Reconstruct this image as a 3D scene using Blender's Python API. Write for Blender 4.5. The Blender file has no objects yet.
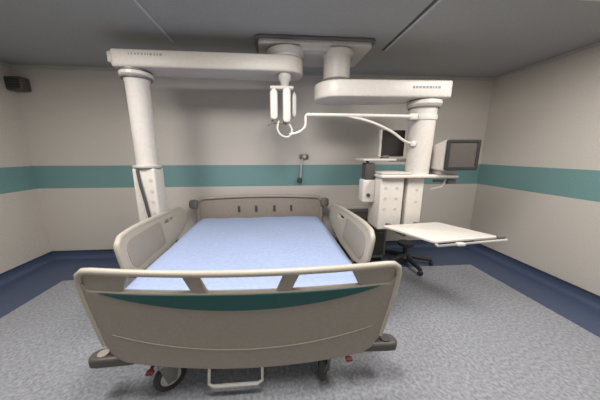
import bpy, bmesh, math, random
from math import sin, cos, pi, radians, atan, tan
from mathutils import Vector, Matrix
random.seed(7)
sc = bpy.context.scene
COL = sc.collection

# ------------------------------------------------------------------ materials
def mat(name, col, rough=0.5, metal=0.0, noise=0.0, nscale=60.0, bump=0.0, spec=0.5, coat=0.0, col2=None):
    m = bpy.data.materials.new(name); m.use_nodes = True
    nt = m.node_tree; b = nt.nodes['Principled BSDF']
    b.inputs['Base Color'].default_value = (*col, 1)
    b.inputs['Roughness'].default_value = rough
    b.inputs['Metallic'].default_value = metal
    b.inputs['Specular IOR Level'].default_value = spec
    if coat: b.inputs['Coat Weight'].default_value = coat
    if noise or bump:
        tc = nt.nodes.new('ShaderNodeTexCoord')
        n = nt.nodes.new('ShaderNodeTexNoise'); n.inputs['Scale'].default_value = nscale
        n.inputs['Detail'].default_value = 4
        nt.links.new(tc.outputs['Object'], n.inputs['Vector'])
        r = nt.nodes.new('ShaderNodeValToRGB')
        c2 = col2 if col2 else tuple(max(0, c*(1-noise)) for c in col)
        c1 = col if col2 else tuple(min(1, c*(1+noise)) for c in col)
        r.color_ramp.elements[0].color = (*c2, 1); r.color_ramp.elements[1].color = (*c1, 1)
        r.color_ramp.elements[0].position = 0.35; r.color_ramp.elements[1].position = 0.65
        nt.links.new(n.outputs['Fac'], r.inputs['Fac'])
        if noise: nt.links.new(r.outputs['Color'], b.inputs['Base Color'])
        if bump:
            bp = nt.nodes.new('ShaderNodeBump'); bp.inputs['Strength'].default_value = bump
            bp.inputs['Distance'].default_value = 0.01
            nt.links.new(n.outputs['Fac'], bp.inputs['Height'])
            nt.links.new(bp.outputs['Normal'], b.inputs['Normal'])
    return m

def wall_mat():
    m = bpy.data.materials.new('wall_panel'); m.use_nodes = True
    nt = m.node_tree; b = nt.nodes['Principled BSDF']
    b.inputs['Roughness'].default_value = 0.42
    tc = nt.nodes.new('ShaderNodeTexCoord')
    sep = nt.nodes.new('ShaderNodeSeparateXYZ'); nt.links.new(tc.outputs['Object'], sep.inputs[0])
    def cmp(op, v):
        n = nt.nodes.new('ShaderNodeMath'); n.operation = op
        nt.links.new(sep.outputs['Z'], n.inputs[0]); n.inputs[1].default_value = v; return n
    a = cmp('GREATER_THAN', STRIPE[0]); c = cmp('LESS_THAN', STRIPE[1])
    mu = nt.nodes.new('ShaderNodeMath'); mu.operation = 'MULTIPLY'
    nt.links.new(a.outputs[0], mu.inputs[0]); nt.links.new(c.outputs[0], mu.inputs[1])
    n1 = nt.nodes.new('ShaderNodeTexNoise'); n1.inputs['Scale'].default_value = 70; n1.inputs['Detail'].default_value = 3
    nt.links.new(tc.outputs['Object'], n1.inputs['Vector'])
    def ramp(c0, c1):
        r = nt.nodes.new('ShaderNodeValToRGB')
        r.color_ramp.elements[0].color = (*c0, 1); r.color_ramp.elements[1].color = (*c1, 1)
        r.color_ramp.elements[0].position = .3; r.color_ramp.elements[1].position = .7
        nt.links.new(n1.outputs['Fac'], r.inputs['Fac']); return r
    rw = ramp((.56, .515, .465), (.63, .585, .535))
    rt = ramp((.15, .285, .285), (.19, .33, .325))
    mx = nt.nodes.new('ShaderNodeMix'); mx.data_type = 'RGBA'
    nt.links.new(mu.outputs[0], mx.inputs['Factor'])
    nt.links.new(rw.outputs[0], mx.inputs['A']); nt.links.new(rt.outputs[0], mx.inputs['B'])
    nt.links.new(mx.outputs['Result'], b.inputs['Base Color'])
    return m

STRIPE = (1.20, 1.555)
M = dict(
    wall=wall_mat(),
    ceiling=mat('grey_ceiling_panel', (.37, .37, .365), .6, noise=.06, nscale=50),
    seam=mat('seam_metal', (.55, .56, .57), .4),
    seam_dark=mat('seam_shadow', (.09, .09, .095), .7),
    floor=mat('speckled_vinyl', (.365, .375, .41), .38, noise=.25, nscale=40, col2=(.22, .225, .245)),
    blue=mat('blue_vinyl', (.062, .085, .15), .42, noise=.12, nscale=70),
    blue_dark=mat('cove_blue', (.04, .055, .09), .45),
    white=mat('white_enamel', (.66, .615, .57), .38, noise=.03, nscale=30),
    offwhite=mat('warm_white_plastic', (.56, .52, .475), .45, noise=.03, nscale=40),
    joint=mat('grey_joint_ring', (.16, .155, .15), .5),
    plate=mat('grey_cover_plastic', (.50, .485, .46), .45),
    beige=mat('beige_bed_plastic', (.33, .29, .245), .45, noise=.04, nscale=60),
    beige_l=mat('pale_beige_plastic', (.44, .395, .33), .42, noise=.03, nscale=60),
    beige_d=mat('taupe_bed_plastic', (.29, .255, .212), .5, noise=.05, nscale=60),
    teal=mat('dark_teal_insert', (.006, .075, .068), .4),
    sheet=mat('light_blue_sheet', (.305, .37, .55), .75, noise=.05, nscale=25, bump=.15),
    dark=mat('black_plastic', (.025, .024, .024), .45),
    screen=mat('dark_screen', (.09, .08, .073), .5, noise=.2, nscale=120, spec=.3),
    metal=mat('brushed_steel', (.45, .44, .42), .35, metal=.7),
    grey=mat('mid_grey_plastic', (.14, .133, .122), .5),
    headwood=mat('brownish_beige_plastic', (.30, .255, .215), .5, noise=.05, nscale=40),
    screen_off=mat('black_display', (.03, .027, .025), .7, spec=.2),
    dgrey2=mat('charcoal_bumper', (.085, .078, .07), .5),
    dgrey=mat('dark_grey_rubber', (.06, .058, .055), .6),
    red=mat('dark_red_plastic', (.13, .02, .018), .5),
    tube=mat('clear_grey_tube', (.50, .48, .45), .3),
    mark=mat('grey_marking', (.30, .29, .28), .6),
    lamp=None,
)
def emat(name, col, s):
    m = bpy.data.materials.new(name); m.use_nodes = True
    b = m.node_tree.nodes['Principled BSDF']
    b.inputs['Emission Color'].default_value = (*col, 1); b.inputs['Emission Strength'].default_value = s
    return m
M['lamp'] = emat('light_diffuser', (1, .96, .9), 2.0)

# ------------------------------------------------------------------ mesh helpers
def box(bm, x0, x1, y0, y1, z0, z1, bev=0.0, seg=3, rot=None, piv=None):
    g = bmesh.ops.create_cube(bm, size=1)['verts']
    c = Vector(((x0+x1)/2, (y0+y1)/2, (z0+z1)/2))
    for v in g:
        v.co = Vector((v.co.x*(x1-x0), v.co.y*(y1-y0), v.co.z*(z1-z0))) + c
    new = g
    if bev > 0:
        es = list({e for v in g for e in v.link_edges})
        r = bmesh.ops.bevel(bm, geom=es, offset=bev, segments=seg, affect='EDGES', profile=.5)
        vs = set(r['verts'])
        for f in r['faces']: vs.update(f.verts)
        # include all connected verts
        st = list(vs); seen = set(st)
        while st:
            v = st.pop()
            for e in v.link_edges:
                o = e.other_vert(v)
                if o not in seen: seen.add(o); st.append(o)
        new = list(seen)
    if rot is not None:
        bmesh.ops.rotate(bm, verts=new, cent=piv or c, matrix=rot)
    return new

def lathe(bm, prof, cx, cy, seg=36, axis='Z', origin=None, mtx=None):
    """prof: list of (r, z); revolved about Z through cx,cy"""
    rings = []
    allv = []
    for r, z in prof:
        if r < 1e-6:
            v = bm.verts.new((0, 0, z)); rings.append([v]); allv.append(v)
        else:
            ring = [bm.verts.new((r*cos(2*pi*k/seg), r*sin(2*pi*k/seg), z)) for k in range(seg)]
            rings.append(ring); allv += ring
    for a, b in zip(rings, rings[1:]):
        if len(a) == 1 and len(b) == 1: continue
        for k in range(seg):
            k2 = (k+1) % seg
            if len(a) == 1: bm.faces.new((a[0], b[k], b[k2]))
            elif len(b) == 1: bm.faces.new((a[k], b[0], a[k2]))
            else: bm.faces.new((a[k], b[k], b[k2], a[k2]))
    if len(rings[0]) > 1: bm.faces.new(rings[0])
    if len(rings[-1]) > 1: bm.faces.new(rings[-1])
    T = (mtx if mtx is not None else Matrix.Identity(4))
    for v in allv: v.co = Vector((cx, cy, 0)) + (T @ v.co) if mtx is None else T @ v.co
    return allv

def tube(bm, pts, r, seg=12, closed=False):
    pts = [Vector(p) for p in pts]; n = len(pts)
    rs = r if isinstance(r, (list, tuple)) else [r]*n
    rings = []; prev = None
    for i, p in enumerate(pts):
        if closed: t = (pts[(i+1) % n]-pts[i-1]).normalized()
        elif i == 0: t = (pts[1]-p).normalized()
        elif i == n-1: t = (p-pts[-2]).normalized()
        else: t = ((pts[i+1]-p).normalized()+(p-pts[i-1]).normalized()).normalized()
        if prev is None:
            u = t.orthogonal().normalized()
        else:
            u = (prev - t*prev.dot(t)).normalized()
        prev = u; w = t.cross(u)
        rings.append([bm.verts.new(p+(u*cos(2*pi*k/seg)+w*sin(2*pi*k/seg))*rs[i]) for k in range(seg)])
    m = n if closed else n-1
    for i in range(m):
        a, b = rings[i], rings[(i+1) % n]
        for k in range(seg):
            bm.faces.new((a[k], a[(k+1) % seg], b[(k+1) % seg], b[k]))
    if not closed:
        bm.faces.new(rings[0][::-1]); bm.faces.new(rings[-1])

def smooth_path(pts, n=8):
    """Catmull-Rom through pts"""
    P = [Vector(p) for p in pts]; out = []
    for i in range(len(P)-1):
        p0 = P[max(i-1, 0)]; p1 = P[i]; p2 = P[i+1]; p3 = P[min(i+2, len(P)-1)]
        for k in range(n):
            t = k/n
            out.append(.5*((2*p1)+(p2-p0)*t+(2*p0-5*p1+4*p2-p3)*t*t+(3*p1-p0-3*p2+p3)*t**3))
    out.append(P[-1]); return out

def round_poly(pts, r=0.04, n=5):
    """2D polygon, corners rounded; r scalar or list"""
    out = []; N = len(pts)
    for i, p in enumerate(pts):
        p = Vector(p); a = Vector(pts[i-1]); b = Vector(pts[(i+1) % N])
        rr = r[i] if isinstance(r, (list, tuple)) else r
        da = a-p; db = b-p
        rr = min(rr, da.length*.48, db.length*.48)
        if rr < 1e-4: out.append(p); continue
        s = p+da.normalized()*rr; e = p+db.normalized()*rr
        for k in range(n+1):
            t = k/n; out.append((1-t)**2*s+2*t*(1-t)*p+t*t*e)
    return [(v.x, v.y) for v in out]

def plate(outline, holes=(), th=0.04, bevel=0.006, cuts=0.0, fn=None):
    """2D outline (u,v) with holes -> slab of thickness th (w axis), mapped by fn(u,v,w)"""
    cu = bpy.data.curves.new('tmp', 'CURVE'); cu.dimensions = '2D'; cu.fill_mode = 'BOTH'
    for pl in [outline]+list(holes):
        s = cu.splines.new('POLY'); s.points.add(len(pl)-1)
        for i, (x, y) in enumerate(pl): s.points[i].co = (x, y, 0, 1)
        s.use_cyclic_u = True
    cu.extrude = max(th/2-bevel, .0005); cu.bevel_depth = bevel; cu.bevel_resolution = 2; cu.offset = -bevel
    ob = bpy.data.objects.new('tmp', cu); COL.objects.link(ob)
    bpy.context.view_layer.update()
    me = bpy.data.meshes.new_from_object(ob.evaluated_get(bpy.context.evaluated_depsgraph_get()))
    bpy.data.objects.remove(ob); bpy.data.curves.remove(cu)
    bm = bmesh.new(); bm.from_mesh(me); bpy.data.meshes.remove(me)
    bmesh.ops.remove_doubles(bm, verts=bm.verts, dist=1e-5)
    if cuts:
        us = [v.co.x for v in bm.verts]; u = min(us)+cuts
        while u < max(us)-1e-3:
            bmesh.ops.bisect_plane(bm, geom=bm.verts[:]+bm.edges[:]+bm.faces[:], plane_co=(u, 0, 0), plane_no=(1, 0, 0))
            u += cuts
    if fn:
        for v in bm.verts: v.co = Vector(fn(v.co.x, v.co.y, v.co.z))
    return bm

def obj(name, bm, m, parent=None, smooth=True, ang=35, **props):
    bmesh.ops.recalc_face_normals(bm, faces=bm.faces)
    me = bpy.data.meshes.new(name); bm.to_mesh(me); bm.free()
    o = bpy.data.objects.new(name, me); COL.objects.link(o)
    me.materials.append(M[m] if isinstance(m, str) else m)
    if smooth:
        me.polygons.foreach_set('use_smooth', [True]*len(me.polygons))
        me.set_sharp_from_angle(angle=radians(ang))
    if parent is not None:
        o.parent = parent
        w = parent.matrix_basis.translation if parent.parent is None else Vector((0, 0, 0))
        if parent.type == 'EMPTY':
            # geometry was made in world space: shift the mesh into the parent's frame
            me.transform(Matrix.Translation(-w))
    for k, v in props.items(): o[k] = v
    return o

def thing(name, label, cat, loc, group=None):
    o = bpy.data.objects.new(name, None); COL.objects.link(o)
    o.location = loc; o.empty_display_size = .1
    o['label'] = label; o['category'] = cat
    if group: o['group'] = group
    return o

def sub(name, bm, m, part, root, **k):
    """sub-part: part is a mesh child of root; all meshes share root's frame"""
    w = Vector(root.location)
    for v in bm.verts: v.co -= w
    o = obj(name, bm, m, None, **k); o.parent = part
    return o

def B(*a, **k):
    bm = bmesh.new(); box(bm, *a, **k); return bm
def struct(name, bm, m, **k):
    return obj(name, bm, m, None, kind='structure', **k)

# ------------------------------------------------------------------ room
XL, XR, YB, YF, ZC = -3.72, 3.70, 3.90, -2.6, 2.98
struct('floor', B(XL, XR, YF, YB, -.1, 0), 'floor', smooth=False)
struct('wall_back', B(XL-.15, XR+.15, YB, YB+.15, 0, ZC), 'wall', smooth=False)
struct('wall_left', B(XL-.15, XL, YF, YB, 0, ZC), 'wall', smooth=False)
struct('wall_right', B(XR, XR+.15, YF, YB, 0, ZC), 'wall', smooth=False)
struct('wall_front', B(XL-.15, XR+.15, YF-.15, YF, 0, ZC), 'wall', smooth=False)
struct('ceiling', B(XL-.15, XR+.15, YF-.15, YB+.15, ZC, ZC+.12), 'ceiling', smooth=False)
# seams between the big ceiling panels (metal strips) and a dark strip coloured in as shadow gap
struct('trim_1', B(-1.125, -1.10, YF, 3.0, ZC-.006, ZC+.002), 'seam', smooth=False)
struct('trim_2', B(1.36, 1.385, YF, 3.02, ZC-.012, ZC+.002), 'seam', smooth=False)
struct('trim_3', B(1.335, 1.36, YF, 3.02, ZC-.004, ZC+.002), 'seam_dark', smooth=False)
# slim light cornice where walls meet ceiling
for i, a in enumerate([(XL, XR, YB-.03, YB), (XL, XL+.03, YF, YB-.03), (XR-.03, XR, YF, YB-.03)]):
    struct('trim_%d' % (4+i), B(a[0], a[1], a[2], a[3], ZC-.045, ZC-.002), 'plate', smooth=False)
# blue vinyl border on the floor and coved skirting
bd = bmesh.new()
box(bd, XL, XR, 3.17, YB, 0, .003); box(bd, XL, -2.97, YF, 3.17, 0, .003); box(bd, 3.12, XR, YF, 3.17, 0, .003)
struct('trim_7', bd, 'blue', smooth=False)
def cove(x0, x1, y0, y1, nrm):
    """quarter-round cove skirting along a wall. nrm: direction into the room"""
    bm = bmesh.new(); R = .07; pr = [(R+.004, .004)]
    for k in range(7):
        a = k/6*pi/2; pr.append((R-R*sin(a)+.004, .004+R-R*cos(a)))
    pr += [(.004, .125), (0, .125), (0, 0), (R+.004, 0)]
    def P(s, d, z):
        if nrm == 'y-': return (s, y0-d, z)
        if nrm == 'x+': return (x0+d, s, z)
        return (x0-d, s, z)
    s0, s1 = (x0, x1) if nrm == 'y-' else (y0, y1)
    A = [bm.verts.new(P(s0, *q)) for q in pr]; C = [bm.verts.new(P(s1, *q)) for q in pr]
    for k in range(len(pr)):
        k2 = (k+1) % len(pr)
        bm.faces.new((A[k], A[k2], C[k2], C[k]))
    bm.faces.new(A); bm.faces.new(C[::-1]); return bm
struct('baseboard_back', cove(XL, XR, YB, YB, 'y-'), 'blue')
struct('baseboard_left', cove(XL, XL, YF, YB, 'x+'), 'blue')
struct('baseboard_right', cove(XR, XR, YF, YB, 'x-'), 'blue')
bm = bmesh.new()
box(bm, XL, XR, YB-.01, YB, .122, .145); box(bm, XL, XL+.01, YF, YB-.01, .122, .145); box(bm, XR-.01, XR, YF, YB-.01, .122, .145)
struct('trim_8', bm, 'blue_dark', smooth=False)

# ------------------------------------------------------------------ ceiling lights (real fittings behind / above the camera)
def ceiling_light(x, y, w, d, power, lab):
    t = thing('ceiling_light', lab, 'ceiling light', (x, y, ZC))
    f = bmesh.new()
    for a in [(x-w/2-.04, x+w/2+.04, y-d/2-.04, y-d/2), (x-w/2-.04, x+w/2+.04, y+d/2, y+d/2+.04),
              (x-w/2-.04, x-w/2, y-d/2, y+d/2), (x+w/2, x+w/2+.04, y-d/2, y+d/2)]:
        box(f, *a, ZC-.03, ZC)
    obj('frame', f, 'white', t, smooth=False)
    obj('diffuser', B(x-w/2, x+w/2, y-d/2, y+d/2, ZC-.015, ZC-.002), 'lamp', t, smooth=False)
    l = bpy.data.lights.new('lamp', 'AREA'); l.shape = 'RECTANGLE'; l.size = w; l.size_y = d
    l.energy = power; l.color = (1, .965, .92)
    lo = bpy.data.objects.new('lamp', l); COL.objects.link(lo)
    lo.location = (x, y, ZC-.035)
    return t
LP = 58
ceiling_light(-1.9, 1.35, .6, 1.1, LP, 'rectangular recessed ceiling light with white frame, left of the bed foot')
ceiling_light(2.3, 1.35, .6, 1.1, LP, 'rectangular recessed ceiling light with white frame, near the right wall')
ceiling_light(0.1, 1.35, .6, 1.1, LP, 'rectangular recessed ceiling light with white frame, above the foot of the bed')
ceiling_light(0.1, -1.4, 1.2, .6, LP*.3, 'wide recessed ceiling light with white frame, at the entrance end')

# ------------------------------------------------------------------ hospital bed
BX = -.22
bed = thing('hospital_bed', 'beige plastic hospital bed with teal-striped footboard, grey castors and raised side rails', 'bed', (BX, 2.5, 0))
HW = 1.03
def foot_fn(u, v, w):
    k = 1-(u/HW)**2
    # bulges towards the foot end in the middle, slightly tilted
    return (BX+.015+u, 1.40-.09*k+w+.02*(.7-v)-.03*u, v+.030*(1-(u/HW)**2)*(v>.95))
def fz(u, a, b): return a+(b-a)*(1-(u/HW)**2)
# main panel
out = []
N = 24
top = [(-.97+1.94*k/N, .905+.006*(1-((-.97+1.94*k/N)/.97)**2)) for k in range(N+1)]
botz = lambda u: .378-.035*(1-(u/.85)**2)
bot = [(.80-1.60*k/N, botz(.80-1.6*k/N)) for k in range(N+1)]
pan = [(-1.02, .98)]+[(-.985, .93)]+top+[(.985, .93), (1.02, .98), (1.015, .85), (.93, .50), (.87, .41)]+bot+[(-.87, .41), (-.93, .50), (-1.015, .85)]
fb = obj('footboard', plate(pan, th=.05, bevel=.012, cuts=.08, fn=foot_fn), 'beige_d', bed, ang=50)
# frame: rounded loop – top rail, side posts, two broad slanted struts
def rail_z(u): return 1.035-.028*(1-(u/1.0)**2)
pts = [(-.93, .50), (-1.0, .80), (-1.025, .95)]
pts += [(-1.02, 1.005), (-.985, 1.03)]
pts += [(-.93+1.86*k/20, rail_z(-.93+1.86*k/20)) for k in range(21)]
pts += [(.985, 1.03), (1.02, 1.005), (1.025, .95), (1.0, .80), (.93, .50)]
bm = bmesh.new(); tube(bm, [foot_fn(u, v, -.012) for u, v in pts], [.02]+[.022]*(len(pts)-2)+[.02], 12)
obj('top_rail', bm, 'beige_l', bed)
for s in (-1, 1):
    o = round_poly([(s*.20, .89), (s*.29, .89), (s*.375, 1.02), (s*.275, 1.02)], .01, 2)
    obj('rail_strut', plate(o, th=.035, bevel=.008, cuts=.05, fn=foot_fn), 'beige', bed)
    # broad corner web between post and opening
    o = round_poly([(s*1.0, .89), (s*1.0, 1.025), (s*.68, 1.02), (s*.76, .89)], [.01, .01, .03, .03], 4)
    obj('corner_panel', plate(o, th=.03, bevel=.008, cuts=.05, fn=foot_fn), 'beige', bed)
# teal crescent inlay on the front face
cr = [(-.90+1.8*k/30, .898+.004*(1-((-.90+1.8*k/30)/.9)**2)) for k in range(31)]
cr += [(.90-1.8*k/30, .898-.105*(1-((.90-1.8*k/30)/.9)**2)**.9) for k in range(1, 30)]
tf = lambda u, v, w: foot_fn(u, v, w-.026)
ti = plate(cr, th=.010, bevel=.002, cuts=.06, fn=tf)
sub('teal_inlay', ti, 'teal', fb, bed)
# embossed ridge line under the inlay, following its curve
bm = bmesh.new()
tube(bm, [foot_fn(u, .60-.10*(1-(u/.9)**2), -.024) for u in [-.86+1.72*k/24 for k in range(25)]], .005, 6)
sub('ridge', bm, 'beige_d', fb, bed)

# headboard
HY = 3.72
def head_fn(u, v, w): return (BX+u, HY+.05*(1-(u/1.0)**2)+w, v-.025)
hp = [(-1.0, .55), (-1.0, .98), (-.93, 1.03)]+[(-.85+1.7*k/14, 1.035+.03*(1-((-.85+1.7*k/14)/.85)**2)) for k in range(15)]+[(.93, 1.03), (1.0, .98), (1.0, .55)]
hb = obj('headboard', plate(round_poly(hp, .03, 2), th=.05, bevel=.012, cuts=.08, fn=head_fn), 'headwood', bed, ang=50)
for c in (-.36, -.08, .22, .50):
    sub('slot', B(BX+c-.018, BX+c+.018, HY-.0, HY+.035, .80, .90, bev=.008), 'dgrey', hb, bed)
bm = bmesh.new()
tube(bm, [(BX+u, HY+.012+.05*(1-u*u), 1.0+.02*(1-u*u)) for u in [-.86+1.72*k/16 for k in range(17)]], .011, 8)
sub('red_edge', bm, mat('rosy_beige', (.33, .22, .18), .5), hb, bed)
bm = bmesh.new()
tube(bm, [(BX-1.0, HY-.03, .6), (BX-1.0, HY-.03, .975), (BX-.95, HY-.03, 1.03)]+[(BX-.9+1.8*k/16, HY-.03+.05*(1-((-.9+1.8*k/16))**2), 1.04+.02*(1-((-.9+1.8*k/16)/.9)**2)) for k in range(17)]+[(BX+.95, HY-.03, 1.03), (BX+1.0, HY-.03, .975), (BX+1.0, HY-.03, .6)], .026, 12)
obj('head_rail', bm, 'beige', bed)
for s in (-1, 1):
    bm = bmesh.new()
    lathe(bm, [(0, .90), (.045, .90), (.065, .915), (.07, .96), (.065, 1.01), (.045, 1.03), (0, 1.03)], BX+s*1.04, HY-.09, 20)
    obj('bumper_roller', bm, 'grey', bed)

# side rails (tilted outward a bit)
def side_rail(s):
    X0 = BX+s*1.06
    prof = [(2.02, .66), (1.93, .74), (1.93, .97), (2.02, 1.035), (2.35, 1.035), (3.05, 1.0), (3.38, .965), (3.42, .88), (3.38, .76), (3.2, .68), (2.8, .60), (2.3, .60)]
    out = round_poly(prof, [.04, .03, .03, .04]+[.06]*8, 5)
    hl = [round_poly([(2.80, .90), (3.02, .885), (3.02, .925), (2.80, .94)], .02, 3)]
    fn = lambda u, v, w: (X0+s*(.16*(v-.6))+w+s*.02*sin((u-1.9)*2), u, v)
    r = obj('side_rail', plate(out, hl, th=.045, bevel=.014, cuts=.12, fn=fn), 'beige_l' if s < 0 else 'beige_l', bed, ang=50)
    # recessed inner panel
    ip = round_poly([(2.08, .70), (2.02, .78), (2.02, .93), (2.10, .975), (2.70, .965), (2.70, .70)], .04, 4)
    sub('recess_panel', plate(ip, (), th=.006, bevel=.002, cuts=.12, fn=lambda u, v, w: (fn(u, v, w)[0]-s*.024, u, v)), 'beige', r, bed)
    # brighter rounded rim along the top edge
    e = [(1.955, .76), (1.95, .95), (1.99, 1.005), (2.06, 1.03), (2.35, 1.035), (3.0, 1.005), (3.32, .97)]
    bm = bmesh.new(); tube(bm, smooth_path([fn(u, v, 0) for u, v in e], 5), .027, 10)
    sub('rail_rim', bm, 'beige_l', r, bed)
    # foot of the rail: hinge arms to the bed frame
    for y in (2.25, 2.95):
        bm = bmesh.new()
        tube(bm, smooth_path([(X0, y, .63), (X0-s*.03, y+.02, .55), (X0-s*.12, y+.02, .48), (X0-s*.2, y+.02, .47)], 5), .022, 10)
        obj('rail_hinge', bm, 'grey', bed)
    return r
side_rail(-1); side_rail(1)
# small control knob panel on right rail inner face
# deck, chassis
bm = bmesh.new()
box(bm, BX-.93, BX+.93, 1.50, 3.64, .50, .56, bev=.015)
obj('deck', bm, 'beige', bed)
bm = bmesh.new()
for s in (-1, 1): box(bm, BX+s*.80-.04, BX+s*.80+.04, 1.46, 3.68, .42, .50, bev=.01)
box(bm, BX-.84, BX+.84, 1.44, 1.50, .40, .49, bev=.01); box(bm, BX-.84, BX+.84, 3.6, 3.68, .42, .49, bev=.01)
obj('deck_frame', bm, 'grey', bed)
bm = bmesh.new()
for s in (-1, 1): box(bm, BX+s*.50-.04, BX+s*.50+.04, 1.52, 3.6, .19, .26, bev=.012)
box(bm, BX-.62, BX+.66, 1.50, 1.60, .19, .26, bev=.012); box(bm, BX-.62, BX+.62, 3.5, 3.6, .19, .26, bev=.012)
box(bm, BX-.46, BX+.46, 2.3, 2.75, .17, .27, bev=.03)
obj('base_frame', bm, 'grey', bed)
for y in (2.0, 3.1):
    bm = bmesh.new()
    lathe(bm, [(0, .24), (.085, .24), (.085, .36), (.065, .365), (.065, .43), (0, .43)], BX, y, 24)
    box(bm, BX-.5, BX+.5, y-.05, y+.05, .40, .45, bev=.01)
    obj('lift_column', bm, 'metal', bed)
bm = bmesh.new(); box(bm, BX-.78, BX+.78, 1.62, 3.48, .262, .30, bev=.015)
obj('shade_pan', bm, 'dgrey', bed)  # added pan, blocks light to deepen the shade under the bed
# castors
def castor(x, y, yaw, big=True):
    R = .115
    rot = Matrix.Translation((x, y, R)) @ Matrix.Rotation(yaw, 4, 'Z') @ Matrix.Rotation(pi/2, 4, 'Y')
    bm = bmesh.new()
    lathe(bm, [(.072, -.024), (.088, -.028), (.105, -.022), (R, 0), (.105, .022), (.088, .028), (.072, .024), (.072, -.024)], 0, 0, 32, mtx=rot)
    w = obj('castor', bm, 'dark', bed)
    bm = bmesh.new()
    lathe(bm, [(0, -.032), (.02, -.032), (.03, -.024), (.073, -.018), (.073, .018), (.03, .024), (.02, .032), (0, .032)], 0, 0, 24, mtx=rot)
    sub('hub', bm, 'plate', w, bed)
    # fork housing
    T = Matrix.Translation((x, y, 0)) @ Matrix.Rotation(yaw, 4, 'Z')
    bm = bmesh.new()
    for s in (-1, 1):
        vs = [(s*.038, -.03, R-.02), (s*.038, .03, R-.02), (s*.038, .055, .245), (s*.038, -.07, .245)]
        vo = [(s*.05, a[1], a[2]) for a in vs]
        A = [bm.verts.new(T @ Vector(v)) for v in vs]; C = [bm.verts.new(T @ Vector(v)) for v in vo]
        bm.faces.new(A); bm.faces.new(C[::-1])
        for k in range(4): bm.faces.new((A[k], A[(k+1) % 4], C[(k+1) % 4], C[k]))
    vs = box(bm, -.052, .052, -.075, .065, .235, .262, bev=.008)
    for v in vs: v.co = T @ v.co
    vs = lathe(bm, [(0, .25), (.03, .25), (.03, .31), (0, .31)], 0, 0, 16)
    for v in vs: v.co = T @ v.co
    sub('fork', bm, 'grey', w, bed)
castor(-.80, 1.50, radians(-52)); castor(.37, 1.50, radians(-22))
castor(-.79, 3.56, radians(10)); castor(.37, 3.56, radians(-15))
# corner bumpers at the foot end
for s, x in ((-1, -1.22), (1, .84)):
    bm = bmesh.new()
    rot = Matrix.Rotation(radians(s*14), 3, 'Z')
    pv = Vector((x, 1.47, .33))
    pr = [(-.10, -.0), (-.085, .05), (-.03, .07), (.05, .055), (.16, .02), (.20, 0), (.16, -.025), (.0, -.05), (-.07, -.045)]
    pr = [(x+(-s)*(-a), b) for a, b in pr] if s > 0 else [(x+a, b) for a, b in pr]
    if s > 0: pr = [(x-(a-x) if False else a, b) for a, b in pr]
    pts2 = round_poly([(x+(a if s < 0 else -a), b) for a, b in [(-.10, 0), (-.085, .05), (-.03, .07), (.05, .055), (.18, .02), (.22, 0), (.18, -.025), (.0, -.05), (-.07, -.045)]], .02, 3)
    b2 = plate(pts2, (), th=.075, bevel=.02, fn=lambda u, v, w: (u, 1.47+v, .32-.02*(s>0)-.12*max(0, abs(u-x)-.05)+w))
    cb = obj('corner_bumper', b2, 'dgrey2', bed)
    b3 = bmesh.new(); lathe(b3, [(0, .33), (.035, .33), (.035, .366-.02*(s>0)), (0, .366-.02*(s>0))], x-s*.02*0, 1.475, 20)
    sub('bumper_cap', b3, 'beige' if s < 0 else 'dgrey', cb, bed)
    # bracket joining bumper to the deck frame
    obj('bumper_bracket', B(min(x-s*.05, x-s*.30), max(x-s*.05, x-s*.30), 1.46, 1.52, .31, .42, bev=.01), 'grey', bed)
# brake pedal (red) and step bar
for x in (-.90, .545):
    bm = bmesh.new()
    tube(bm, [(x, 1.50, .235), (x, 1.44, .225)], .012, 8)
    vs = box(bm, x-.026, x+.026, 1.41, 1.45, .21, .232, bev=.009)
    obj('brake_pedal', bm, 'red', bed)
    bm = bmesh.new(); box(bm, min(x, BX)+.0, max(x, BX), 1.50, 1.54, .215, .25, bev=.006)
    obj('pedal_bar', bm, 'grey', bed)
bm = bmesh.new()
pa = [(-.50, 1.50, .24), (-.50, 1.47, .20), (-.50, 1.43, .085), (-.47, 1.42, .07), (-.14, 1.42, .07), (-.11, 1.43, .085), (-.11, 1.47, .20), (-.11, 1.50, .24)]
tube(bm, pa, .012, 8)
vs = box(bm, -.47, -.14, 1.405, 1.435, .06, .078, bev=.005)
obj('foot_bar', bm, 'plate', bed)

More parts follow.
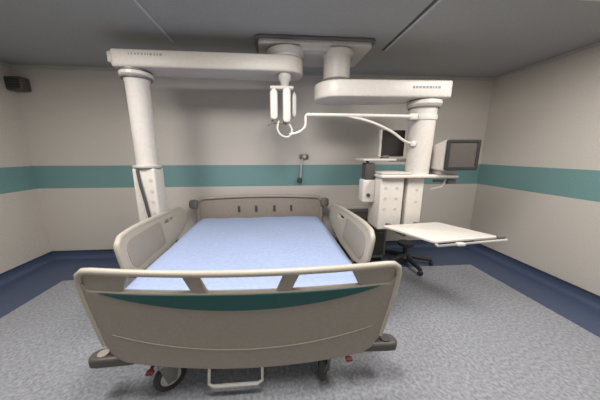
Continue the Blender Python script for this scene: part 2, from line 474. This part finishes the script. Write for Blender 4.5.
# mattress with light blue sheet (rests on deck) -------------------------------------------------
def mattress():
    bm = bmesh.new()
    nx, ny = 30, 40
    x0, x1, y0, y1, z0, z1 = BX-.955, BX+.955, 1.52, 3.63, .562, .755
    r = .05
    def zt(u, v):
        e = min(u, 1-u)*(x1-x0); g = min(v, 1-v)*(y1-y0)
        s = min(1, e/.1); t = min(1, g/.1)
        rr = z1-.045*(1-s)**2-.045*(1-t)**2
        rr += .005*sin(7*u+3*v)*sin(9*v)+.003*sin(23*u*v+4*u)
        return rr
    G = [[bm.verts.new((x0+(x1-x0)*i/nx, y0+(y1-y0)*j/ny, zt(i/nx, j/ny))) for j in range(ny+1)] for i in range(nx+1)]
    for i in range(nx):
        for j in range(ny): bm.faces.new((G[i][j], G[i+1][j], G[i+1][j+1], G[i][j+1]))
    loop = [G[i][0] for i in range(nx+1)]+[G[nx][j] for j in range(1, ny+1)]+[G[i][ny] for i in range(nx-1, -1, -1)]+[G[0][j] for j in range(ny-1, 0, -1)]
    prev = loop
    c = Vector(((x0+x1)/2, (y0+y1)/2, 0))
    for dz, infl in ((.03, .012), (.075, .016), (.12, .012), (.15, -.005)):
        ring = []
        for v in loop:
            d = Vector((v.co.x-c.x, v.co.y-c.y, 0))
            n = Vector((d.x/(x1-x0), d.y/(y1-y0), 0)).normalized()
            ring.append(bm.verts.new((v.co.x+n.x*infl, v.co.y+n.y*infl, min(v.co.z, z1-.05)-dz+.02 if True else 0)))
        for k in range(len(loop)):
            k2 = (k+1) % len(loop)
            bm.faces.new((prev[k], ring[k], ring[k2], prev[k2]))
        prev = ring
    bm.faces.new(prev)
    zm = min(v.co.z for v in bm.verts)
    for v in bm.verts: v.co.z += max(0, z0-zm) if v.co.z < zm+.001 else 0
    return bm
mt = obj('mattress', mattress(), 'sheet')
mt['label'] = 'bare mattress under a smooth light blue sheet, lying on the beige hospital bed'; mt['category'] = 'mattress'

# ------------------------------------------------------------------ ceiling mount
cm = thing('ceiling_mount', 'grey rounded rectangular ceiling plate with two necks carrying both pendant arms', 'ceiling mount', (.5, 3.05, ZC))
o = round_poly([(-.15, 2.77), (1.13, 2.77), (1.13, 3.42), (-.15, 3.42)], .07, 6)
pl = obj('cover_plate', plate(o, th=.05, bevel=.012, fn=lambda u, v, w: (u, v, ZC-.045+w)), 'white', cm)
o2 = round_poly([(-.19, 2.73), (1.16, 2.73), (1.16, 3.46), (-.19, 3.46)], .09, 6)
obj('rim_gasket', plate(o2, th=.024, bevel=.004, fn=lambda u, v, w: (u, v, ZC-.013+w)), 'joint', cm)
bm = bmesh.new()
vs = lathe(bm, [(0, 0), (.50, 0), (.46, -.045), (.36, -.06), (0, -.06)], 0, 0, 48)
for v in vs: v.co = Vector((.5+v.co.x*1.05, 3.05+v.co.y*.55, ZC-.068+v.co.z))
obj('turntable_disc', bm, 'plate', cm)
def neck(x, y, r, z0, z1):
    bm = bmesh.new()
    lathe(bm, [(0, z1), (r*1.18, z1), (r*1.15, z1-.03), (r, z1-.06), (r, z0+.02), (r*.97, z0), (0, z0)], x, y, 36)
    return bm
obj('neck', neck(.76, 2.93, .155, 2.59, 2.89), 'offwhite', cm)
obj('neck', neck(.16, 2.95, .19, 2.80, 2.885), 'plate', cm)

# ------------------------------------------------------------------ arms
def arm(x0, y0, x1, y1, z0, z1, w0, w1, m, root, name='arm'):
    """horizontal arm with rounded ends: hull of two discs"""
    d = Vector((x1-x0, y1-y0)); L = d.length; a = math.atan2(d.y, d.x)
    o = []
    for k in range(13):
        t = pi/2+pi*k/12; o.append((w0/2*cos(t), w0/2*sin(t)))
    if w1 > 0:
        for k in range(13):
            t = -pi/2+pi*k/12; o.append((L+w1/2*cos(t), w1/2*sin(t)))
    return plate(o, th=z1-z0, bevel=.02, fn=lambda u, v, w: (x0+u*cos(a)-v*sin(a), y0+u*sin(a)+v*cos(a), (z0+z1)/2+w))

# left pendant: arm runs left, a round column hangs down behind the bed rail
lp = thing('supply_pendant', 'white ceiling pendant left of bed, plain round column hanging from long horizontal arm', 'pendant', (.16, 2.95, 2.80))
ax, ay = -1.50, 2.90
def squared_arm(x0, y0, x1, y1, z0, z1, w0, w1, c=.05, tip=.17):
    d = Vector((x1-x0, y1-y0)); L = d.length; a = math.atan2(d.y, d.x)
    o = []
    for k in range(13):
        t = pi/2+pi*k/12; o.append((w0/2*cos(t), w0/2*sin(t)))
    o += round_poly([(0, -w0/2), (L+tip, -w1/2), (L+tip, w1/2), (0, w0/2)], [0, c, c, 0], 5)[1:-1]
    return plate(o, th=z1-z0, bevel=.022, fn=lambda u, v, w: (x0+u*cos(a)-v*sin(a), y0+u*sin(a)+v*cos(a), (z0+z1)/2+w-.0*u))
obj('arm', squared_arm(.16, 2.95, ax, ay, 2.63, 2.80, .40, .32), 'offwhite', lp)
bm = bmesh.new(); box(bm, ax-.215, ax-.165, ay-.12, ay+.09, 2.68, 2.79, bev=.015)
obj('end_cap', bm, 'plate', lp)
bm = bmesh.new()
# faint marking on the arm's front face
u = Vector((ax-.16, ay-.035, 0)); v = Vector((.16, 2.95, 0)); dr = Vector((v.x-ax, v.y-ay, 0)).normalized()
nrm = Vector((dr.y, -dr.x, 0))
def arm_front(s, hw): return Vector((ax, ay, 0))+dr*s+nrm*(hw)
rr = random.Random(3)
s = .02
while s < .34:
    wd = rr.uniform(.012, .03)
    t = s/1.66; hw = .16+.04*t+.002
    c = arm_front(s+wd/2, hw)
    vs = box(bm, c.x-wd/2, c.x+wd/2, c.y-.002, c.y+.002, 2.74, 2.762, rot=Matrix.Rotation(math.atan2(dr.y, dr.x)+.027, 3, 'Z'))
    s += wd+.012
obj('arm_marking', bm, 'mark', lp)
bm = bmesh.new()
lathe(bm, [(0, 2.79), (.17, 2.79), (.185, 2.80), (.185, 2.815), (0, 2.815)], .16, 2.95, 36)
obj('joint_ring', bm, 'joint', lp)
bm = bmesh.new()
lathe(bm, [(0, 2.64), (.15, 2.64), (.15, 2.61), (.165, 2.605), (.165, 2.575), (.13, 2.545), (0, 2.545)], ax, ay, 36)
cl = obj('collar', bm, 'white', lp)
for z in (2.618, 2.552):
    bm = bmesh.new(); lathe(bm, [(0, z+.008), (.156, z+.008), (.156, z-.008), (0, z-.008)], ax, ay, 36)
    sub('dark_ring', bm, 'joint', cl, lp)  # dark rings drawn for the dark lines around the collar
bm = bmesh.new()
lathe(bm, [(0, 2.55), (.135, 2.55), (.12, 2.51), (.113, 1.60), (0, 1.60)], ax, ay, 36)
obj('column', bm, 'white', lp)
bm = bmesh.new(); lathe(bm, [(0, 1.61), (.15, 1.61), (.155, 1.603), (.155, 1.588), (.15, 1.58), (0, 1.58)], ax, ay, 36)
obj('column_flange', bm, 'plate', lp)
sp = obj('service_panel', B(ax-.13, ax+.12, ay-.11, ay+.13, .80, 1.582, bev=.025), 'white', lp)
bm = bmesh.new(); tube(bm, smooth_path([(ax-.06, ay-.118, 1.56), (ax-.04, ay-.132, 1.4), (ax-.01, ay-.13, 1.2), (ax+.02, ay-.125, .95)], 6), .017, 8)
sub('cable', bm, 'dgrey', sp, lp)
bm = bmesh.new()
for k in range(4):
    vs = lathe(bm, [(0, 0), (.02, 0), (.02, .006), (0, .006)], 0, 0, 20, mtx=Matrix.Translation((ax+.07, ay-.11, 1.44-.13*k)) @ Matrix.Rotation(pi/2, 4, 'X'))
sub('outlets', bm, 'offwhite', sp, lp, kind='stuff')

# right pendant
rp = thing('equipment_pendant', 'white ceiling pendant right of bed, thick round column above a boxy equipment cabinet and tray', 'pendant', (.76, 2.93, 2.59))
cx_, cy_ = 1.82, 2.82
ra = obj('arm', squared_arm(.76, 2.93, cx_, cy_, 2.365, 2.545, .52, .36, tip=.22), 'white', rp)
bm = bmesh.new(); lathe(bm, [(0, 2.535), (.20, 2.535), (.21, 2.55), (.20, 2.575), (.165, 2.595), (0, 2.595)], .76, 2.93, 36)
obj('joint_ring', bm, 'joint', rp)  # dark ring at the joint, also stands in for shading around the hub
bm = bmesh.new()
d2 = Vector((cx_-.76, cy_-2.93, 0)).normalized(); n2 = Vector((d2.y, -d2.x, 0)); rr = random.Random(5); s = .82
while s < 1.12:
    wd = rr.uniform(.012, .03); L2 = (Vector((cx_-.76, cy_-2.93))).length
    hw = .26+(.18-.26)*((s+wd/2)/(L2+.17))+.003
    c = Vector((.76, 2.93, 0))+d2*(s+wd/2)+n2*hw
    box(bm, c.x-wd/2, c.x+wd/2, c.y-.002, c.y+.002, 2.455, 2.48, rot=Matrix.Rotation(math.atan2(d2.y, d2.x)+.065, 3, 'Z'))
    s += wd+.012
obj('arm_marking', bm, 'mark', rp)
bm = bmesh.new(); lathe(bm, [(0, 2.38), (.165, 2.38), (.165, 2.355), (.19, 2.35), (.195, 2.31), (.17, 2.285), (0, 2.285)], cx_, cy_, 36)
cl = obj('collar', bm, 'white', rp)
for z in (2.366, 2.277):
    bm = bmesh.new(); lathe(bm, [(0, z+.006), (.172, z+.006), (.172, z-.006), (0, z-.006)], cx_, cy_, 36)
    sub('dark_ring', bm, 'joint', cl, rp)  # the collar's dark lines, built as thin rings
bm = bmesh.new(); lathe(bm, [(0, 2.28), (.155, 2.28), (.15, 2.24), (.137, 1.49), (0, 1.49)], cx_, cy_, 36)
obj('column', bm, 'white', rp)
sh = obj('upper_shelf', B(1.27, 2.24, 2.62, 3.05, 1.455, 1.492, bev=.012), 'white', rp)
obj('upper_shelf', B(1.29, 1.66, 2.66, 3.0, 1.492, 1.52, bev=.01), 'offwhite', rp)
c1 = obj('supply_cabinet', B(1.29, 1.59, 2.68, 3.0, .80, 1.457, bev=.015), 'white', rp)
c2 = obj('supply_cabinet', B(1.65, 1.86, 2.70, 3.0, .76, 1.457, bev=.015), 'white', rp)
obj('gap_filler', B(1.58, 1.66, 2.78, 2.98, .80, 1.457, bev=.005), 'dgrey', rp)  # dark block put in as the dark gap between the cabinets
# outlets / sockets on the cabinets
for c, xs, zs in ((c1, (1.36, 1.50), (1.33, 1.2, 1.07)), (c2, (1.77,), (1.3, 1.15))):
    yy = 2.68 if c is c1 else 2.70
    for x in xs:
        for z in zs:
            bm = bmesh.new()
            lathe(bm, [(0, 0), (.018, 0), (.018, .005), (0, .005)], 0, 0, 20, mtx=Matrix.Translation((x, yy, z)) @ Matrix.Rotation(pi/2, 4, 'X'))
            sub('outlet', bm, 'plate', c, rp)
# tray shelf with front handle rail: slightly turned
T = Matrix.Translation((1.72, 2.30, 0)) @ Matrix.Rotation(radians(3), 4, 'Z')
def quadslab(P, z0, z1):
    b2 = plate(round_poly(P, .03, 4), th=z1-z0, bevel=.006, fn=lambda u, v, w: (u, v, (z0+z1)/2+w)); return b2
tr = obj('tray_shelf', quadslab([(1.27, 2.52), (1.545, 1.99), (2.30, 2.07), (2.02, 2.60)], .885, .91), 'white', rp)
bm = bmesh.new(); tube(bm, [(1.57, 2.0, .875), (1.56, 1.955, .875), (2.345, 2.03, .885), (2.33, 2.09, .885)], .013, 8)
sub('handle_rail', bm, 'plate', tr, rp)
bm = bmesh.new(); box(bm, 2.27, 2.35, 2.035, 2.075, .885, .925, bev=.01)
sub('rail_grip', bm, 'grey', tr, rp)
bm = bmesh.new(); box(bm, 1.76, 1.84, 1.95, 1.995, .865, .895, bev=.008)
sub('rail_clip', bm, 'white', tr, rp)
bm = bmesh.new()
bm.free()
for x in (1.42, 1.80): obj('tray_bracket', B(x-.025, x+.025, 2.30, 2.80, .845, .886, bev=.006), 'grey', rp)
# side shelf to the left carrying the small devices
ls = obj('side_shelf', B(1.10, 1.52, 2.78, 3.08, 1.655, 1.68, bev=.006), 'offwhite', rp)
bm = bmesh.new(); tube(bm, [(1.20, 2.93, 1.655), (1.31, 2.93, 1.50)], .014, 8)
sub('shelf_bracket', bm, 'grey', ls, rp)
bm = bmesh.new(); tube(bm, [(1.50, 2.93, 1.66), (1.70, 2.87, 1.66)], .02, 8)
sub('shelf_bracket', bm, 'grey', ls, rp)
# small clamps under the upper shelf at right
bm = bmesh.new(); tube(bm, [(1.99, 2.72, 1.41), (2.22, 2.72, 1.40)], .018, 8); box(bm, 2.17, 2.27, 2.69, 2.75, 1.37, 1.43, bev=.01)
obj('side_clamp', bm, 'grey', rp)
bm = bmesh.new(); tube(bm, [(1.97, 2.74, 1.30), (2.10, 2.70, 1.34), (2.13, 2.70, 1.42), (2.13, 2.72, 1.46)], .012, 8)
obj('hose', bm, 'tube', rp)

# spring arm from the pendant column with hook end
sa = thing('support_arm', 'thin white horizontal support arm with curved brace, clamped to right pendant column', 'support arm', (1.70, 2.72, 2.15))
bm = bmesh.new()
tube(bm, smooth_path([(.37, 2.66, 2.165), (.9, 2.66, 2.165), (1.50, 2.68, 2.165), (1.64, 2.71, 2.165)], 6), .020, 10)
obj('tube', bm, 'white', sa)
bm = bmesh.new()
tube(bm, smooth_path([(.84, 2.66, 2.155), (1.10, 2.665, 2.10), (1.36, 2.68, 2.0), (1.54, 2.70, 1.895), (1.68, 2.74, 1.855)], 6), .015, 10)
obj('brace', bm, 'white', sa)
for z, h in ((2.165, .03),):
    bm = bmesh.new(); lathe(bm, [(.145, z+h), (.158, z+h), (.162, z), (.158, z-h), (.145, z-h), (.145, z+h)], cx_, cy_, 36)
    obj('column_clamp', bm, 'white', sa)
obj('brace_pad', B(1.64, 1.71, 2.70, 2.77, 1.83, 1.89, bev=.012), 'white', sa)
obj('clamp_block', B(1.58, 1.68, 2.68, 2.76, 2.13, 2.20, bev=.015), 'white', sa)
bm = bmesh.new()
tube(bm, smooth_path([(.40, 2.66, 2.165), (.362, 2.66, 2.15), (.36, 2.66, 2.06), (.33, 2.66, 2.01), (.26, 2.66, 1.97), (.18, 2.66, 1.955)], 6), .014, 10)
obj('drop_hook', bm, 'white', sa)

# twin pod hanging below the left hub
tp = thing('infusion_holder', 'pair of short white upright pods with a wire loop, hanging below the ceiling hub', 'holder', (.12, 2.90, 2.63))
bm = bmesh.new(); lathe(bm, [(0, 2.631), (.075, 2.631), (.075, 2.58), (.05, 2.54), (.045, 2.49), (0, 2.49)], .14, 2.86, 24)
obj('hanger_neck', bm, 'plate', tp)
obj('cross_bar', B(-.03, .24, 2.81, 2.91, 2.46, 2.50, bev=.012), 'offwhite', tp)
def podbm(x0, x1, y, z0, z1):
    o = [(x0, z0+.03), (x0+.015, z0), (x1-.015, z0), (x1, z0+.03), (x1, z1-.02), ((x0+x1)/2, z1+.03), (x0, z1-.02)]
    return plate(round_poly(o, .018, 4), th=.11, bevel=.015, fn=lambda u, v, w: (u, y+w, v))
obj('pod', podbm(-.03, .055, 2.84, 2.13, 2.45), 'white', tp)
obj('pod', podbm(.115, .205, 2.84, 2.10, 2.47), 'white', tp)
obj('pod', podbm(.225, .275, 2.88, 2.16, 2.42), 'plate', tp)
bm = bmesh.new()
tube(bm, smooth_path([(.07, 2.84, 2.12), (.05, 2.83, 2.04), (.08, 2.82, 1.97), (.15, 2.82, 1.935), (.21, 2.82, 1.96), (.22, 2.83, 2.03), (.17, 2.84, 2.11)], 6), .012, 8)
obj('wire_loop', bm, 'white', tp)
bm = bmesh.new(); tube(bm, smooth_path([(.0, 2.84, 2.135), (-.02, 2.82, 2.09), (-.06, 2.80, 2.06)], 5), .010, 8); tube(bm, [(0, 2.84, 2.10), (.16, 2.84, 2.09)], .012, 8)
obj('lever', bm, 'grey', tp)

# ------------------------------------------------------------------ monitors and devices
def monitor_deep():
    t = thing('patient_monitor', 'deep pale-cased patient monitor with dark screen, right side of the pendant column', 'monitor', (2.17, 2.75, 1.53))
    bm = bmesh.new()
    x0, x1, z0, z1, yf, yb = 1.975, 2.385, 1.545, 1.905, 2.56, 2.99
    F = [(x0, yf, z0), (x1, yf, z0), (x1, yf, z1), (x0, yf, z1)]
    Bk = [(x0+.0, yb, z0+.01), (x1-.10, yb, z0+.01), (x1-.10, yb, z1-.11), (x0+.0, yb, z1-.11)]
    A = [bm.verts.new(p) for p in F]; C = [bm.verts.new(p) for p in Bk]
    bm.faces.new(A); bm.faces.new(C[::-1])
    for k in range(4): bm.faces.new((A[k], C[k], C[(k+1) % 4], A[(k+1) % 4]))
    bmesh.ops.recalc_face_normals(bm, faces=bm.faces)
    bmesh.ops.bevel(bm, geom=bm.edges[:], offset=.012, segments=3, affect='EDGES')
    h = obj('housing', bm, 'white', t)
    # bezel ring + screen
    o = round_poly([(x0+.004, z0+.004), (x1-.004, z0+.004), (x1-.004, z1-.004), (x0+.004, z1-.004)], .02, 4)
    hl = [round_poly([(x0+.04, z0+.045), (x1-.04, z0+.045), (x1-.04, z1-.035), (x0+.04, z1-.035)], .01, 3)]
    obj('bezel', plate(o, hl, th=.03, bevel=.004, fn=lambda u, v, w: (u, yf-.008+w, v)), 'dark', t)
    obj('screen', B(x0+.035, x1-.035, yf-.012, yf-.001, z0+.04, z1-.03), 'screen', t, smooth=False)
    bm = bmesh.new(); lathe(bm, [(0, 0), (.038, 0), (.038, .02), (.03, .028), (0, .028)], 0, 0, 24, mtx=Matrix.Translation((x0+.004, 2.84, 1.70)) @ Matrix.Rotation(-pi/2, 4, 'Y'))
    obj('side_knob', bm, 'grey', t)
    bm = bmesh.new(); box(bm, 2.02, 2.22, 2.66, 2.92, 1.492, 1.558, bev=.01)
    obj('foot', bm, 'plate', t)
monitor_deep()
t = thing('display_screen', 'flat dark display behind the right pendant column, above the small shelf', 'monitor', (1.49, 3.0, 1.68))
o = round_poly([(1.37, 1.70), (1.70, 1.70), (1.70, 2.04), (1.37, 2.04)], .015, 4)
obj('casing', plate(o, th=.05, bevel=.008, fn=lambda u, v, w: (u, 2.98+w, v)), 'offwhite', t)
obj('screen', B(1.395, 1.695, 2.948, 2.958, 1.71, 2.035), 'screen_off', t, smooth=False)
obj('stand', B(1.42, 1.50, 2.94, 3.02, 1.68, 1.72, bev=.006), 'grey', t)
t = thing('infusion_pump', 'small white pump box with dark top panel, hanging below the small pendant shelf', 'pump', (1.22, 2.88, 1.30))
obj('housing', B(1.13, 1.29, 2.82, 2.98, 1.12, 1.42, bev=.02), 'white', t)
obj('display', B(1.15, 1.27, 2.82, 2.96, 1.415, 1.625, bev=.012), 'dgrey', t)
bm = bmesh.new(); lathe(bm, [(0, 0), (.024, 0), (.024, .016), (0, .016)], 0, 0, 20, mtx=Matrix.Translation((1.20, 2.82, 1.22)) @ Matrix.Rotation(pi/2, 4, 'X'))
obj('dial', bm, 'dgrey', t)
obj('clamp_bracket', B(1.27, 1.30, 2.86, 2.94, 1.20, 1.28, bev=.005), 'grey', t)

# wall regulator with tube
t = thing('wall_regulator', 'small dark gas regulator with thin hanging tube on the back wall above headboard', 'regulator', (.50, YB, 1.69))
bm = bmesh.new(); box(bm, .43, .58, YB-.05, YB, 1.655, 1.725, bev=.012)
obj('outlet_box', bm, 'grey', t)
bm = bmesh.new(); lathe(bm, [(0, 0), (.028, 0), (.028, .03), (.02, .036), (0, .036)], 0, 0, 20, mtx=Matrix.Translation((.505, YB-.05, 1.69)) @ Matrix.Rotation(pi/2, 4, 'X'))
obj('valve', bm, 'plate', t)
bm = bmesh.new(); tube(bm, smooth_path([(.48, YB-.04, 1.66), (.46, YB-.04, 1.55), (.455, YB-.04, 1.40), (.44, YB-.04, 1.33)], 6), .012, 8)
obj('tube', bm, 'tube', t)
bm = bmesh.new(); lathe(bm, [(0, 1.25), (.035, 1.26), (.045, 1.29), (.035, 1.335), (.015, 1.345), (0, 1.345)], .43, YB-.05, 20)
obj('flow_bottle', bm, 'dgrey', t)

# dark unit high on the left wall
t = thing('wall_speaker', 'dark louvred box mounted high in the left corner just below the ceiling', 'speaker', (XL+.2, YB, 2.72))
obj('housing', B(XL, XL+.22, YB-.14, YB, 2.62, 2.80, bev=.02), 'dgrey2', t)
bm = bmesh.new()
for k in range(4): box(bm, XL+.02, XL+.20, YB-.150, YB-.135, 2.645+k*.035, 2.662+k*.035)
obj('grille', bm, 'dark', t, smooth=False)

# bedside cabinet beyond right rail
t = thing('bedside_cabinet', 'low dark-fronted cabinet with pale back strip, standing behind the right bed rail', 'cabinet', (1.42, 3.62, 0))
bm = bmesh.new()
X0, X1, Y0, Y1 = 1.12, 1.78, 3.36, 3.84
box(bm, X0, X0+.03, Y0, Y1, .08, .80, bev=.005); box(bm, X1-.03, X1, Y0, Y1, .08, .80, bev=.005)
box(bm, X0, X1, Y1-.03, Y1, .08, .80, bev=.005); box(bm, X0, X1, Y0, Y1, .08, .12, bev=.005)
obj('carcass', bm, 'grey', t)
bm = bmesh.new(); box(bm, X0+.03, X1-.03, Y0+.02, Y1-.03, .12, .74)
obj('compartment', bm, 'dgrey', t, smooth=False)
bm = bmesh.new()
box(bm, X0-.01, X1+.01, Y1-.03, Y1+.01, .79, .83, bev=.008)
obj('top_rim', bm, 'offwhite', t)
d = obj('door', B(X0+.03, X1-.03, Y0, Y0+.02, .12, .60, bev=.004), 'dgrey', t)
sub('handle', B(1.60, 1.70, Y0-.02, Y0, .50, .52, bev=.006), 'grey', d, t)
for x in (X0+.06, X1-.06):
    for y in (Y0+.06, Y1-.06):
        bm = bmesh.new(); lathe(bm, [(0, -.018), (.03, -.018), (.04, -.01), (.04, .01), (.03, .018), (0, .018)], 0, 0, 20, mtx=Matrix.Translation((x, y, .042)) @ Matrix.Rotation(pi/2, 4, 'Y'))
        obj('castor', bm, 'dark', t)

# black wheeled base under the pendant
t = thing('wheeled_stand', 'low black five-legged wheeled stand on blue floor border below the right pendant', 'stand', (2.08, 3.3, 0))
bm = bmesh.new(); lathe(bm, [(0, .10), (.11, .10), (.12, .13), (.07, .17), (.03, .19), (.03, .30), (.10, .305), (.12, .32), (.12, .36), (0, .365)], 2.08, 3.3, 28)
obj('hub', bm, 'dark', t)
for k in range(5):
    a = radians(200+72*k)
    bm = bmesh.new(); tube(bm, [(2.08+.05*cos(a), 3.3+.05*sin(a), .135), (2.08+.25*cos(a), 3.3+.25*sin(a), .11), (2.08+.40*cos(a), 3.3+.40*sin(a), .09)], [.04, .034, .026], 10)
    l = obj('leg', bm, 'dark', t)
    bm = bmesh.new(); lathe(bm, [(0, -.022), (.03, -.022), (.04, -.012), (.04, .012), (.03, .022), (0, .022)], 0, 0, 20, mtx=Matrix.Translation((2.08+.40*cos(a), 3.3+.40*sin(a), .042)) @ Matrix.Rotation(a, 4, 'Z') @ Matrix.Rotation(pi/2, 4, 'Y'))
    sub('castor', bm, 'dark', l, t)

# ------------------------------------------------------------------ camera
F, P_, PHI, H, CX = 230.0, atan(47/230), radians(4.5), 1.75, 292.0
cd = bpy.data.cameras.new('camera'); cam = bpy.data.objects.new('camera', cd); COL.objects.link(cam)
cd.sensor_fit = 'HORIZONTAL'; cd.sensor_width = 36; cd.lens = F*36/600
cd.shift_x = (300-CX)/600
cd.clip_start = .05
cam.location = (0, 0, H)
cam.rotation_euler = (pi/2-P_, 0, -PHI)
sc.camera = cam

# ------------------------------------------------------------------ world + view
w = bpy.data.worlds.new('world'); sc.world = w; w.use_nodes = True
w.node_tree.nodes['Background'].inputs[0].default_value = (.8, .85, .9, 1)
w.node_tree.nodes['Background'].inputs[1].default_value = .3
sc.view_settings.view_transform = 'Standard'
sc.view_settings.look = 'None'
sc.view_settings.exposure = 0
